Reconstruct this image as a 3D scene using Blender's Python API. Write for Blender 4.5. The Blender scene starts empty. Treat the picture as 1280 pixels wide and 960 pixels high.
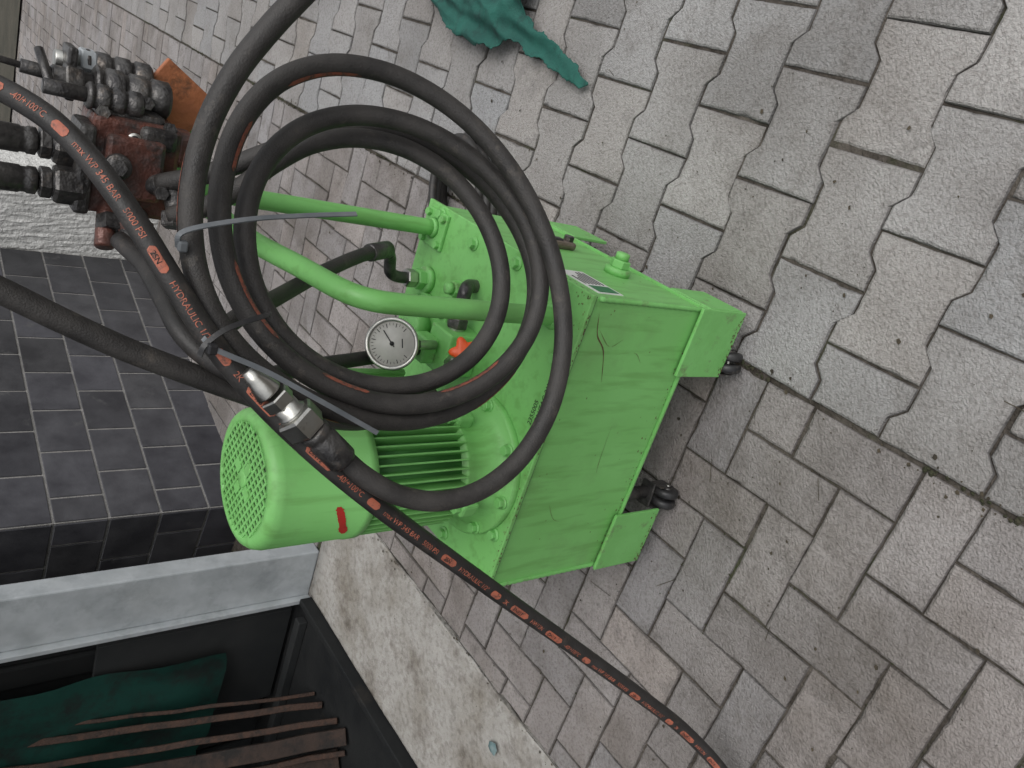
import bpy, bmesh, math, random, bisect
from mathutils import Vector, Matrix, noise
random.seed(7)
scene=bpy.context.scene
COL=bpy.context.collection
V=Vector
# ------------------------------------------------------------------ frames
BO=V((.1425,.86,0)); E1=V((-.8862,.4633,0)); E2=V((.4633,.8862,0)); ZU=V((0,0,1))
ROT=math.atan2(-.4633,.8862)
def T(s,d,z): return BO+E1*s+E2*d+ZU*z
GO=V((.008,.84,0))
def G(u,v,z=0): return GO+E1*u+E2*v+ZU*z
# ------------------------------------------------------------------ materials
def pbr(name,c1,c2=None,scale=8,rough=.5,rough2=None,metal=0,bump=0,bscale=60,dirt=None,dirt_amt=.5,dscale=5,dsoft=.16,attr=False,spec=.5,detail=3,speck=None,macro=None,drip=None,mdark=(.80,.785,.77)):
    m=bpy.data.materials.new(name); m.use_nodes=True
    nt=m.node_tree; N=nt.nodes; Lk=nt.links
    b=N['Principled BSDF']; b.inputs['Metallic'].default_value=metal; b.inputs['Roughness'].default_value=rough
    b.inputs['Specular IOR Level'].default_value=spec
    tc=N.new('ShaderNodeTexCoord')
    def noise_(sc,de,ro=.65,vec=None):
        n=N.new('ShaderNodeTexNoise'); n.inputs['Scale'].default_value=sc; n.inputs['Detail'].default_value=de; n.inputs['Roughness'].default_value=ro
        Lk.new(vec or tc.outputs['Object'],n.inputs['Vector']); return n
    def ramp(src,p0,p1,c0=(0,0,0),c1_=(1,1,1)):
        r=N.new('ShaderNodeValToRGB'); r.color_ramp.elements[0].position=p0; r.color_ramp.elements[1].position=p1
        r.color_ramp.elements[0].color=(*c0,1); r.color_ramp.elements[1].color=(*c1_,1); Lk.new(src,r.inputs['Fac']); return r.outputs['Color']
    def mul(a,bb):
        mx=N.new('ShaderNodeMix'); mx.data_type='RGBA'; mx.blend_type='MULTIPLY'; mx.inputs[0].default_value=1
        Lk.new(a,mx.inputs[6]); Lk.new(bb,mx.inputs[7]); return mx.outputs[2]
    n=noise_(scale,detail); out=ramp(n.outputs['Fac'],.35,.68,c1,c2 or c1)
    if attr:
        a=N.new('ShaderNodeAttribute'); a.attribute_name='tone'; out=mul(out,a.outputs['Color'])
    if dirt:
        n2=noise_(dscale,5,.72); f=ramp(n2.outputs['Fac'],1-dirt_amt,min(1,1-dirt_amt+dsoft))
        mx=N.new('ShaderNodeMix'); mx.data_type='RGBA'
        Lk.new(f,mx.inputs[0]); Lk.new(out,mx.inputs[6]); mx.inputs[7].default_value=(*dirt,1); out=mx.outputs[2]
    if macro: out=mul(out,ramp(noise_(macro,5,.68).outputs['Fac'],.36,.56,mdark,(1,1,1)))
    if speck: out=mul(out,ramp(noise_(speck,2,.6).outputs['Fac'],.34,.52,(.76,.75,.74),(1,1,1)))
    if drip:
        mp=N.new('ShaderNodeMapping'); mp.inputs['Scale'].default_value=(1,1,.12); Lk.new(tc.outputs['Object'],mp.inputs['Vector'])
        out=mul(out,ramp(noise_(drip,3,.6,mp.outputs['Vector']).outputs['Fac'],.34,.50,(.82,.82,.76),(1,1,1)))
    Lk.new(out,b.inputs['Base Color'])
    if rough2 is not None:
        mr=N.new('ShaderNodeMapRange'); mr.inputs['From Min'].default_value=.3; mr.inputs['From Max'].default_value=.7
        mr.inputs['To Min'].default_value=rough; mr.inputs['To Max'].default_value=rough2
        Lk.new(n.outputs['Fac'],mr.inputs['Value']); Lk.new(mr.outputs['Result'],b.inputs['Roughness'])
    if bump:
        n3=noise_(bscale,2)
        bp=N.new('ShaderNodeBump'); bp.inputs['Strength'].default_value=bump; bp.inputs['Distance'].default_value=.01
        Lk.new(n3.outputs['Fac'],bp.inputs['Height']); Lk.new(bp.outputs['Normal'],b.inputs['Normal'])
    return m
GREEN=pbr('green_paint',(.180,.475,.130),(.205,.520,.155),4,.42,.58,bump=.03,bscale=110,dirt=(.165,.36,.115),dirt_amt=.47,dscale=5,dsoft=.3,drip=45)
GREEN2=pbr('green_paint_worn',(.165,.445,.12),(.195,.505,.15),14,.45,.62,bump=.10,bscale=90,dirt=(.15,.20,.09),dirt_amt=.43,dscale=24)
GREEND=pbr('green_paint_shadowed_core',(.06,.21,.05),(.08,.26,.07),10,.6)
RUBBER=pbr('hose_rubber',(.024,.022,.021),(.046,.042,.039),22,.5,.68,bump=.22,bscale=420,dirt=(.085,.074,.063),dirt_amt=.42,dscale=26)
RUBBER2=pbr('hose_rubber_smooth',(.018,.017,.016),(.034,.031,.030),20,.45,.62,bump=.1,bscale=300,dirt=(.065,.053,.045),dirt_amt=.42,dscale=25)
ORANGE=pbr('orange_print',(.44,.13,.075),(.33,.105,.068),60,.6,dirt=(.075,.045,.036),dirt_amt=.49,dscale=150)
ORANGED=pbr('faded_orange_print',(.26,.075,.045),(.17,.06,.04),60,.6,dirt=(.045,.035,.03),dirt_amt=.52,dscale=120)
STEEL=pbr('zinc_steel',(.55,.54,.50),(.42,.42,.40),30,.28,.42,metal=1,bump=.04,bscale=200,dirt=(.2,.18,.15),dirt_amt=.38,dscale=50)
DSTEEL=pbr('oily_dark_steel',(.045,.043,.044),(.13,.125,.12),25,.28,.5,metal=.6,bump=.25,bscale=90,dirt=(.16,.135,.115),dirt_amt=.44,dscale=40)
OILRED=pbr('oily_red_brown_casting',(.15,.058,.043),(.075,.045,.040),18,.28,.55,metal=.2,bump=.3,bscale=80,dirt=(.055,.05,.048),dirt_amt=.52,dscale=22)
RUSTO=pbr('rusty_orange_plate',(.44,.155,.065),(.32,.11,.05),20,.6,bump=.2,bscale=80,dirt=(.12,.055,.03),dirt_amt=.47,dscale=25)
RUSTC=pbr('rust_chip',(.085,.05,.028),(.14,.075,.04),80,.85)
GREYPL=pbr('grey_cable_tie_plastic',(.10,.11,.12),(.15,.16,.17),20,.45)
BLACKPL=pbr('black_plastic',(.018,.018,.02),(.035,.034,.033),20,.45,bump=.05,dirt=(.09,.08,.07),dirt_amt=.42,dscale=60)
BLACK=pbr('black_print',(.012,.012,.012),None,5,.7)
WHITE=pbr('white_label',(.72,.72,.70),(.64,.64,.62),20,.45,dirt=(.45,.44,.40),dirt_amt=.40,dscale=50)
LGREEN=pbr('label_green',(.02,.16,.06),None,5,.45)
REDK=pbr('orange_red_knob',(.78,.10,.02),(.68,.09,.02),20,.4)
REDM=pbr('red_marker',(.55,.028,.018),(.45,.03,.02),50,.6,dirt=(.17,.25,.07),dirt_amt=.36,dscale=140)
DIAL=pbr('dial_face',(.56,.55,.51),(.46,.45,.42),25,.35)
GALV=pbr('galvanised_steel',(.40,.43,.45),(.50,.53,.55),9,.45,.62,metal=.15,bump=.05,bscale=40,dirt=(.30,.325,.34),dirt_amt=.50,dscale=6,dsoft=.22,macro=4,mdark=(.86,.86,.85))
PAVR=pbr('brick_paver_concrete',(.275,.254,.246),(.350,.326,.316),5,.82,.92,bump=.7,bscale=210,dirt=(.195,.178,.168),dirt_amt=.48,dscale=9,dsoft=.22,attr=True,spec=.3,speck=120,macro=2.2,mdark=(.66,.64,.61))
PAVT=pbr('bone_paver_concrete',(.315,.305,.298),(.385,.374,.365),4,.82,.92,bump=.7,bscale=210,dirt=(.245,.233,.224),dirt_amt=.47,dscale=8,dsoft=.22,attr=True,spec=.3,speck=120,macro=1.9,mdark=(.74,.72,.70))
JOINT=pbr('joint_dirt',(.040,.034,.028),(.12,.105,.09),14,.95,bump=.8,bscale=120,dirt=(.045,.055,.025),dirt_amt=.46,dscale=4,spec=.2)
SLAB=pbr('concrete_slab',(.35,.335,.31),(.46,.445,.42),6,.8,.9,bump=.5,bscale=110,dirt=(.20,.18,.16),dirt_amt=.50,dscale=6,dsoft=.22,spec=.3,speck=50,macro=3.2,mdark=(.66,.63,.58))
BRICK=pbr('dark_glazed_block',(.040,.040,.045),(.068,.068,.074),7,.30,.5,bump=.1,bscale=50,dirt=(.10,.10,.10),dirt_amt=.38,dscale=9,attr=True)
MORT=pbr('mortar',(.22,.215,.205),(.30,.29,.28),20,.95,bump=.5,bscale=120)
STONE=pbr('rough_white_render',(.62,.62,.60),(.76,.76,.74),22,.9,bump=1.0,bscale=45,dirt=(.42,.42,.41),dirt_amt=.47,dscale=30)
DARKC=pbr('container_dark_steel',(.010,.011,.012),(.018,.019,.019),4,.7,.85,bump=.1,dirt=(.030,.027,.024),dirt_amt=.42,dscale=3,spec=.25)
DARKG=pbr('container_green_sheet',(.004,.036,.028),(.007,.052,.040),4,.7,.85,dirt=(.010,.018,.016),dirt_amt=.52,dscale=5,spec=.3)
DPANEL=pbr('dark_grey_panel',(.020,.022,.023),(.032,.033,.033),3,.7,spec=.3)
WOOD=pbr('old_brown_board',(.022,.015,.012),(.050,.030,.022),6,.75,bump=.3,bscale=60,dirt=(.012,.010,.009),dirt_amt=.52,dscale=10,spec=.3)
RODM=pbr('rusty_bar',(.060,.032,.022),(.035,.022,.017),30,.75,bump=.3,bscale=90,dirt=(.018,.014,.012),dirt_amt=.5,dscale=25,spec=.3)
TEAL=pbr('teal_cloth',(.008,.070,.056),(.016,.120,.092),9,.8,bump=.25,bscale=160,dirt=(.006,.038,.033),dirt_amt=.47,dscale=16)
GRASSM=pbr('verge_soil_and_grass',(.035,.032,.02),(.06,.052,.036),3,.95,bump=.8,bscale=30)
LEAF=pbr('debris_bits',(.03,.025,.018),(.09,.07,.045),60,.9)
MOSS=pbr('joint_moss',(.030,.036,.014),(.05,.045,.028),40,.95,bump=.5,bscale=200)
RUST=pbr('brown_glass_gauge',(.10,.075,.055),(.16,.13,.11),40,.4,dirt=(.04,.03,.025),dirt_amt=.45,dscale=50)
# ------------------------------------------------------------------ mesh helpers
def empty(name):
    o=bpy.data.objects.new(name,None); o.empty_display_size=.1; COL.objects.link(o); return o
def obj_from_bm(name,bm,mat,parent=None,smooth=False,bevel=0,autosm=False):
    me=bpy.data.meshes.new(name)
    if autosm:
        for e in bm.edges:
            if len(e.link_faces)==2 and e.calc_face_angle(0)>math.radians(40): e.smooth=False
        for fa in bm.faces: fa.smooth=True
    bm.normal_update(); bm.to_mesh(me); bm.free()
    me.materials.append(mat)
    if smooth:
        for p in me.polygons: p.use_smooth=True
    o=bpy.data.objects.new(name,me); COL.objects.link(o)
    if parent: o.parent=parent
    if bevel:
        b=o.modifiers.new('b','BEVEL'); b.width=bevel; b.segments=2; b.limit_method='ANGLE'; b.angle_limit=math.radians(50)
    return o
def add_box(bm,c,size,M3=None):
    M3=M3 or Matrix.Identity(3)
    r=bmesh.ops.create_cube(bm,size=1)
    for v in r['verts']:
        v.co=V(c)+M3@V((v.co.x*size[0],v.co.y*size[1],v.co.z*size[2]))
    return r['verts']
RZ=Matrix.Rotation(ROT,3,'Z')
def box(name,c,size,mat,parent,M3=RZ,bevel=.002):
    bm=bmesh.new(); add_box(bm,c,size,M3); return obj_from_bm(name,bm,mat,parent,bevel=bevel)
def basis(axis,ref=None):
    z=V(axis).normalized(); r=V(ref) if ref else (V((0,0,1)) if abs(z.z)<.9 else V((1,0,0)))
    x=(r-z*r.dot(z)).normalized(); y=z.cross(x); return x,y,z
def lathe(bm,p0,axis,prof,seg=32,ref=None,capa=True,capb=True):
    x,y,z=basis(axis,ref); p0=V(p0); rings=[]
    for (h,r) in prof:
        rings.append([bm.verts.new(p0+z*h+(x*math.cos(a)+y*math.sin(a))*r) for a in [2*math.pi*i/seg for i in range(seg)]])
    for a,b in zip(rings,rings[1:]):
        for i in range(seg):
            j=(i+1)%seg; bm.faces.new((a[i],a[j],b[j],b[i]))
    if capa: bm.faces.new(list(reversed(rings[0])))
    if capb: bm.faces.new(rings[-1])
def turned(name,p0,axis,prof,mat,parent,seg=32,ref=None):
    bm=bmesh.new(); lathe(bm,p0,axis,prof,seg,ref); return obj_from_bm(name,bm,mat,parent,autosm=True)
def cyl(name,p0,p1,r,mat,parent,seg=24):
    p0=V(p0);p1=V(p1);h=(p1-p0).length;c=min(r*.12,h*.2)
    return turned(name,p0,p1-p0,[(0,r-c),(c,r),(h-c,r),(h,r-c)],mat,parent,seg)
def hexnut(name,p0,axis,h,r,mat,parent):
    c=h*.12
    bm=bmesh.new(); lathe(bm,p0,axis,[(0,r*.93),(c,r),(h-c,r),(h,r*.9)],6); return obj_from_bm(name,bm,mat,parent)
def smooth_pts(pts,n=1):
    for _ in range(n):
        q=[pts[0]]
        for i in range(1,len(pts)-1): q.append(pts[i]*.6+(pts[i-1]+pts[i+1])*.2)
        q.append(pts[-1]); pts=q
    return pts
def spline(pts,k=8):
    P=[pts[0]*2-pts[1]]+pts+[pts[-1]*2-pts[-2]]; out=[]
    for i in range(1,len(P)-2):
        a,b,c,d=P[i-1:i+3]
        for j in range(k):
            t=j/k; out.append(.5*((2*b)+(c-a)*t+(2*a-5*b+4*c-d)*t*t+(3*b-a-3*c+d)*t**3))
    out.append(pts[-1]); return out
def sweep(bm,P,prof_r=None,seg=14,prof=None,ref=None,cap=True):
    n=len(P); tan=[(P[min(i+1,n-1)]-P[max(i-1,0)]).normalized() for i in range(n)]
    r0=V(ref) if ref else V((0,-.75,.65)); nrm=(r0-tan[0]*r0.dot(tan[0])).normalized(); rings=[]
    for i in range(n):
        if ref: nrm=(V(ref)-tan[i]*V(ref).dot(tan[i])).normalized()
        else: nrm=(nrm-tan[i]*nrm.dot(tan[i])).normalized()
        bi=tan[i].cross(nrm)
        if prof: ring=[bm.verts.new(P[i]+nrm*a+bi*b) for a,b in prof]
        else:
            r=prof_r[i] if isinstance(prof_r,list) else prof_r
            ring=[bm.verts.new(P[i]+(nrm*math.cos(2*math.pi*k/seg)+bi*math.sin(2*math.pi*k/seg))*r) for k in range(seg)]
        rings.append(ring)
    m=len(rings[0])
    for a,b in zip(rings,rings[1:]):
        for k in range(m):
            j=(k+1)%m; bm.faces.new((a[k],a[j],b[j],b[k]))
    if cap: bm.faces.new(list(reversed(rings[0]))); bm.faces.new(rings[-1])
def tube(name,pts,r,mat,parent,sm=1,k=8,seg=16):
    P=spline(smooth_pts([V(p) for p in pts],sm),k)
    bm=bmesh.new(); sweep(bm,P,r,seg); o=obj_from_bm(name,bm,mat,parent,smooth=True); return P
def ribbon(name,pts,w,t,mat,parent,ref=(0,-.75,.65)):
    P=spline([V(p) for p in pts],8); bm=bmesh.new()
    sweep(bm,P,prof=[(t/2,-w/2),(t/2,w/2),(-t/2,w/2),(-t/2,-w/2)],ref=ref); return obj_from_bm(name,bm,mat,parent)
def text_mesh(body,size):
    cu=bpy.data.curves.new('t','FONT'); cu.body=body; cu.size=size; cu.offset=size*.004
    o=bpy.data.objects.new('t',cu); COL.objects.link(o)
    bpy.context.view_layer.update(); dg=bpy.context.evaluated_depsgraph_get()
    me=bpy.data.meshes.new_from_object(o.evaluated_get(dg))
    bpy.data.objects.remove(o); return me
def set_tone(o,tones):
    me=o.data; ca=me.color_attributes.new('tone','FLOAT_COLOR','CORNER')
    buf=[]
    for p in me.polygons:
        t=tones[p.index]; buf+=[t[0],t[1],t[2],1]*p.loop_total
    ca.data.foreach_set('color',buf)
# ------------------------------------------------------------------ ground
bm=bmesh.new()
vs=[bm.verts.new(c) for c in [(-60,-60,-.006),(60,-60,-.006),(60,60,-.006),(-60,60,-.006)]]; bm.faces.new(vs)
ground=obj_from_bm('ground',bm,JOINT)
def paver(bm,poly,tones,z=0.0,h=.03):
    n0=len(poly); cx=sum(p[0] for p in poly)/n0; cy=sum(p[1] for p in poly)/n0
    near=G(cx,cy).y<3.6
    if near:
        q=[]
        for i in range(n0):
            a,b=poly[i],poly[(i+1)%n0]; L=math.hypot(b[0]-a[0],b[1]-a[1]); m=max(1,int(L/.014))
            for k in range(m): q.append((a[0]+(b[0]-a[0])*k/m,a[1]+(b[1]-a[1])*k/m))
        poly=q
    n=len(poly); rot=random.gauss(0,.007); ox=random.gauss(0,.0011); oy=random.gauss(0,.0011)
    c_,s_=math.cos(rot),math.sin(rot)
    poly=[(cx+(p[0]-cx)*c_-(p[1]-cy)*s_+ox,cy+(p[0]-cx)*s_+(p[1]-cy)*c_+oy) for p in poly]
    tx=random.gauss(0,.009); ty=random.gauss(0,.009); z=z+random.gauss(0,.0012)
    tv=random.gauss(1,.060); w=random.gauss(0,.013); tone=(tv*(1+w),tv,tv*(1-w))
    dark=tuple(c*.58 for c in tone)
    jit=[0]*n
    if near:
        jit=[random.gauss(0,.0009) for _ in range(n)]
        for _ in range(random.choice([0,1,1,2,3])):
            k=random.randrange(n); m=random.uniform(.002,.006); jit[k]+=m; jit[(k+1)%n]+=m*.6
    def off(p,k):
        dx,dy=p[0]-cx,p[1]-cy; l=math.hypot(dx,dy) or 1; f=1-k*1.3/l; return cx+dx*f,cy+dy*f
    rings=[]
    for k,zz,jf in ((0.0006,z-h,0),(0.0006,z-.006,.3),(0.0018,z-.0018,.8),(.0050,z,1)):
        r=[]
        for i,p in enumerate(poly):
            a,b=off(p,k+abs(jit[i])*jf); r.append(bm.verts.new(G(a,b,zz+(a-cx)*tx+(b-cy)*ty)))
        rings.append(r)
    for ri,(a,b) in enumerate(zip(rings,rings[1:])):
        for i in range(n):
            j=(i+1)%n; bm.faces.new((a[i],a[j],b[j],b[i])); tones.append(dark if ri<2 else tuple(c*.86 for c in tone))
    bm.faces.new(rings[-1]); tones.append(tone)
def inview(u,v):
    p=G(u,v); return -.25<p.y<12.5 and -2.6<p.x<1.7+.45*p.y
SU,SV=1.185,1.42
tones=[]; bm=bmesh.new(); a=.112; g=.0010
for i in range(0,40):
    for j in range(-20,115):
        k=(i-j)%4
        if k==0: r=(i*a,j*a,(i+2)*a,(j+1)*a)
        elif k==3: r=(i*a,j*a,(i+1)*a,(j+2)*a)
        else: continue
        if not inview((r[0]+r[2])/2,(r[1]+r[3])/2): continue
        if (r[1]+r[3])/2<SV:
            if r[0]>SU-.02: continue
            r=(r[0],r[1],min(r[2],SU-.004),r[3])
        if r[0]>1.9: continue
        paver(bm,[(r[0]+g,r[1]+g),(r[2]-g,r[1]+g),(r[2]-g,r[3]-g),(r[0]+g,r[3]-g)],tones)
for j in range(-20,115):
    if (0-j)%4==1: 
        if inview(0,j*a): paver(bm,[(g,j*a+g),(a-g,j*a+g),(a-g,(j+1)*a-g),(g,(j+1)*a-g)],tones)
rect=obj_from_bm('brick_paving',bm,PAVR); set_tone(rect,tones)
tones=[]; bm=bmesh.new(); Lp=.224; Pv=.168; A=.0112
xs=[-.5,-.305,-.195,.195,.305,.5]
def prof(x):
    x=abs(x); 
    return -A if x<.2 else A
for row in range(-14,82):
    for c in range(0,36):
        uc=-(c+.5)*Lp-(Lp/2 if row%2 else 0)-.006; vc=row*Pv
        if not inview(uc,vc): continue
        top=[(uc+x*Lp+(g if x==-.5 else -g if x==.5 else 0),vc+Pv/2+prof(x)-g) for x in xs]
        bot=[(p[0],2*vc-p[1]) for p in top]
        paver(bm,bot+top[::-1],tones)
    if row%2:
        vc=row*Pv
        if inview(-.05,vc):
            h=[(-.5*Lp+g-.006,vc+Pv/2+A-g),(-.305*Lp-.006,vc+Pv/2+A-g),(-.195*Lp-.006,vc+Pv/2-A-g),(-g-.006,vc+Pv/2-A-g)]
            paver(bm,[(p[0],2*vc-p[1]) for p in h]+h[::-1],tones)
bmesh.ops.recalc_face_normals(bm,faces=bm.faces)
bone=obj_from_bm('interlocking_paving',bm,PAVT); set_tone(bone,tones)
bm=bmesh.new(); add_box(bm,G((SU+1.70)/2,-.8,-.02),(1.70-SU,2*(SV+.8)-.0,.05),RZ)
bmesh.ops.subdivide_edges(bm,edges=bm.edges,cuts=60,use_grid_fill=True)
for v in bm.verts:
    if v.co.z>0: v.co.z+=.004*noise.noise(v.co*7)+random.uniform(-.0005,.0005)
    q=v.co-GO
    if abs(q.dot(E1)-SU)<.005: v.co+=E1*random.uniform(-.006,.005)
slab=obj_from_bm('concrete_slab',bm,SLAB,smooth=True)
bm=bmesh.new(); q=[(3.0,10.6),(4.8,9.4),(9,12),(9,20),(2,20),(1.5,12)]
bm.faces.new([bm.verts.new((x,y,.02)) for x,y in q]); obj_from_bm('grass_verge',bm,GRASSM)
bm=bmesh.new()
for i in range(1500):
    x=random.uniform(-1.0,3.2); y=random.uniform(.1,5.5)
    if i<600:
        p=G(random.gauss(-.003,.012),random.uniform(-1,5)); x,y=p.x,p.y
    elif i<900:
        p=T(random.gauss(.3,.4),random.gauss(.2,.45),0); x,y=p.x,p.y
    elif i<1060:
        p=G(SU+random.gauss(0,.012),random.uniform(-1,1.4)); x,y=p.x,p.y
    s=random.choice([.0012,.0012,.0015,.002,.002,.003,.0045]); n=random.randint(4,6); a0=random.random()*6
    bm.faces.new([bm.verts.new((x+s*random.uniform(.6,1.5)*math.cos(a0+2*math.pi*k/n),y+s*random.uniform(.5,1.2)*math.sin(a0+2*math.pi*k/n),(.008 if 900<=i<1060 else .0035)+random.uniform(0,.0015))) for k in range(n)])
for i in range(26):
    p=V((random.uniform(-.6,1.6),random.uniform(.3,2.4),.0045)); th=random.random()*6.28; L=random.uniform(.01,.035); w_=.0007
    dx=V((math.cos(th),math.sin(th),0)); dy=V((-dx.y,dx.x,0))
    bm.faces.new([bm.verts.new(p+dx*a_*L+dy*b_*w_) for a_,b_ in ((-1,-1),(1,-1),(1,1),(-1,1))])
obj_from_bm('debris_bits',bm,LEAF)
# moss cushions in joints: small low domes along joint lines
bm=bmesh.new()
def dome(x,y,r,h):
    ring=[bm.verts.new((x+r*random.uniform(.7,1.3)*math.cos(k),y+r*random.uniform(.7,1.3)*math.sin(k),-.001)) for k in [i*1.047 for i in range(6)]]
    c=bm.verts.new((x,y,h))
    for i in range(6): bm.faces.new((ring[i],ring[(i+1)%6],c))
for i in range(520):
    v_=random.uniform(-.8,4.5)
    if noise.noise(V((v_*3,0,0)))<-.02: continue
    p=G(-.003+random.gauss(0,.004),v_); dome(p.x,p.y,random.uniform(.002,.006),.0025)
for i in range(1500):
    ii=random.randint(0,9); u_=ii*a; v_=random.randint(-8,40)*a
    if random.random()<.5: v_+=random.uniform(0,a)
    else: u_+=random.uniform(0,a)
    if noise.noise(V((u_*3,v_*3,4)))<.12: continue
    p=G(u_+random.gauss(0,.001),v_+random.gauss(0,.001)); dome(p.x,p.y,random.uniform(.001,.0032),.0012)
obj_from_bm('joint_moss',bm,MOSS)
# ------------------------------------------------------------------ brick building
W0=V((-.562,3.54,0)); w1=V((.651,.759,0)).normalized(); wn=V((.759,-.651,0)).normalized()
bh=empty('dark_brick_building')
def blockface(name,org,d,nrm,length,height,parent,lp=.27,hp=.205,gap=.011):
    bm=bmesh.new(); tn=[]
    M=Matrix((d,nrm,ZU)).transposed()
    for r in range(int(height/hp)+1):
        x=-(lp/2 if r%2 else 0)
        while x<length:
            x0=max(x,0)+gap/2; x1=min(x+lp,length)-gap/2; x+=lp
            if x1-x0<.03: continue
            add_box(bm,org+d*(x0+x1)/2+nrm*.001+ZU*(r*hp+hp/2-.03),(x1-x0,.008+random.uniform(-.001,.001),hp-gap),M)
            t=random.uniform(.75,1.35); tn+= [(t,t,t*random.uniform(.98,1.08))]*6
    bmesh.ops.recalc_face_normals(bm,faces=bm.faces)
    o=obj_from_bm(name,bm,BRICK,parent); set_tone(o,tn)
    b=o.modifiers.new('b','BEVEL'); b.width=.002; b.segments=1
    return o
L1=2.02; H=3.2
M=Matrix((w1,-wn,ZU)).transposed()
box('mortar_core',W0+w1*(L1/2)-wn*.9+ZU*(H/2-.05),(L1-.001,1.799,H),MORT,bh,M3=M,bevel=0)
blockface('long_face',W0,w1,wn,L1,H,bh)
blockface('end_face',W0,-wn,-w1,1.2,H,bh)
box('coping',W0+w1*(L1/2)-wn*.9+ZU*(H+.0),(L1+.1,1.9,.08),GALV,bh,M3=M)
pc=W0+w1*(L1+.17)+wn*.19
bm=bmesh.new(); add_box(bm,pc+ZU*1.2,(.30,.62,2.4),M); bmesh.ops.subdivide_edges(bm,edges=bm.edges,cuts=40,use_grid_fill=True)
for v in bm.verts: v.co+=V((random.uniform(-1,1),random.uniform(-1,1),random.uniform(-1,1)))*.004
obj_from_bm('rough_rendered_wall',bm,STONE)
# ------------------------------------------------------------------ storage container
ct=empty('storage_container')
def cbox(n,u0,u1,v0,v1,z0,z1,mat,bev=.003): return box(n,G((u0+u1)/2,(v0+v1)/2,(z0+z1)/2),(abs(u1-u0),abs(v1-v0),z1-z0),mat,ct,bevel=bev)
cbox('corner_post',1.50,1.715,1.425,1.50,0,2.6,GALV,.006)
cbox('post_return_flange',1.715,1.735,1.40,1.50,0,2.6,GALV,.003)
cbox('sill',1.705,1.730,-2.6,1.40,-.01,.050,DARKC,.004)
cbox('floor',1.730,4.4,-2.6,1.55,-.01,.012,DARKC,0)
cbox('side_wall',1.735,4.4,1.555,1.60,0,2.6,DARKC,0)
cbox('back_wall',4.4,4.45,-2.6,1.60,0,2.6,DARKC,0)
cbox('roof',1.5,4.45,-2.6,1.60,2.6,2.65,DARKC,0)
bm=bmesh.new()
for i in range(10): add_box(bm,G(1.95+i*.24,1.545,1.3),(.10,.024,2.56),RZ)
obj_from_bm('wall_corrugation',bm,DARKC,ct,bevel=.01)
# one crumpled green sheet leaning on the wall
bm=bmesh.new(); nu,nz=30,26; gr=[[bm.verts.new(G(1.93+i/nu*1.6,1.42+.035*noise.noise(V((i*.35,j*.2,0)))+.02*(j/nz),.30+j/nz*1.5+.06*noise.noise(V((i*.25,0,7)))*(1 if j<3 else .3))) for j in range(nz+1)] for i in range(nu+1)]
for i in range(nu):
    for j in range(nz): bm.faces.new((gr[i][j],gr[i+1][j],gr[i+1][j+1],gr[i][j+1]))
obj_from_bm('stored_green_sheet',bm,DARKG,ct,smooth=True)
cbox('stored_dark_panel',1.82,2.30,1.47,1.49,.03,.75,DPANEL,.002)
cbox('stored_dark_bar',1.80,2.6,1.36,1.40,.012,.05,DPANEL,.004)
def board(n,p0,p1,w,t,mat=WOOD,ref=(.3,-.9,.3)):
    p0=V(p0);p1=V(p1); bm=bmesh.new()
    P=[p0.lerp(p1,i/10)+V((random.uniform(-1,1),random.uniform(-1,1),0))*.004 for i in range(11)]
    sweep(bm,P,prof=[(t/2,-w/2),(t/2,w/2),(-t/2,w/2),(-t/2,-w/2)],ref=ref); return obj_from_bm(n,bm,mat,ct,bevel=.003)
board('board_1',(-1.30,2.55,.02),(-1.42,3.18,1.15),.060,.03)
board('board_2',(-1.42,2.60,.02),(-1.58,3.20,1.2),.11,.025)
board('bar_rusty_1',(-1.24,2.74,.02),(-1.26,3.24,1.15),.024,.022,RODM)
board('bar_rusty_2',(-1.265,2.62,.02),(-1.34,3.20,1.12),.022,.020,RODM)
board('bar_rusty_3',(-1.36,2.56,.02),(-1.50,3.18,1.15),.020,.018,RODM)
board('bar_rusty_4',(-1.22,2.80,.02),(-1.20,3.24,1.2),.014,.014,RODM)
# ------------------------------------------------------------------ hydraulic power unit
hp=empty('hydraulic_power_unit')
W,D,ZB,ZT=.607,.52,.175,.49
bm=bmesh.new(); add_box(bm,T(W/2,D/2,(ZB+ZT-.012)/2),(W-.012,D-.012,ZT-.012-ZB),RZ)
obj_from_bm('tank',bm,GREEN,hp,bevel=.004)
box('lid',T(W/2,D/2,ZT-.005),(W+.004,D+.004,.010),GREEN,hp,bevel=.002)
box('lid_gasket',T(W/2,D/2,ZT-.0115),(W-.002,D-.002,.003),BLACKPL,hp,bevel=0)
box('bottom_lip',T(W/2,D/2,ZB-.003),(W-.002,D-.002,.006),GREEN2,hp,bevel=.001)
for n,s,d in (('right',.006,.006),('left',W-.006,.006)):
    P=[T(s,d,.18+i*.0075) for i in range(39)]; bm=bmesh.new(); sweep(bm,P,[.0042+.0014*(i%2) for i in range(39)],8); obj_from_bm('weld_'+n,bm,GREEN2,hp,smooth=True)
for n,s,d in [('1',.015,.465),('2',.032,.337),('3',.128,.030),('4',.314,.030),('5',.492,.027),('6',.585,.16),('7',.585,.36),('8',.30,.495),('9',.02,.20),('10',.59,.03)]:
    turned('lid_washer_'+n,T(s,d,ZT),ZU,[(0,.0135),(.003,.0135)],GREEN2,hp,20)
    hexnut('lid_bolt_'+n,T(s,d,ZT+.003),ZU,.010,.0095,GREEN2,hp)
hexnut('filler_plug',T(.126,.334,ZT),ZU,.024,.017,GREEN2,hp)
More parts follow.
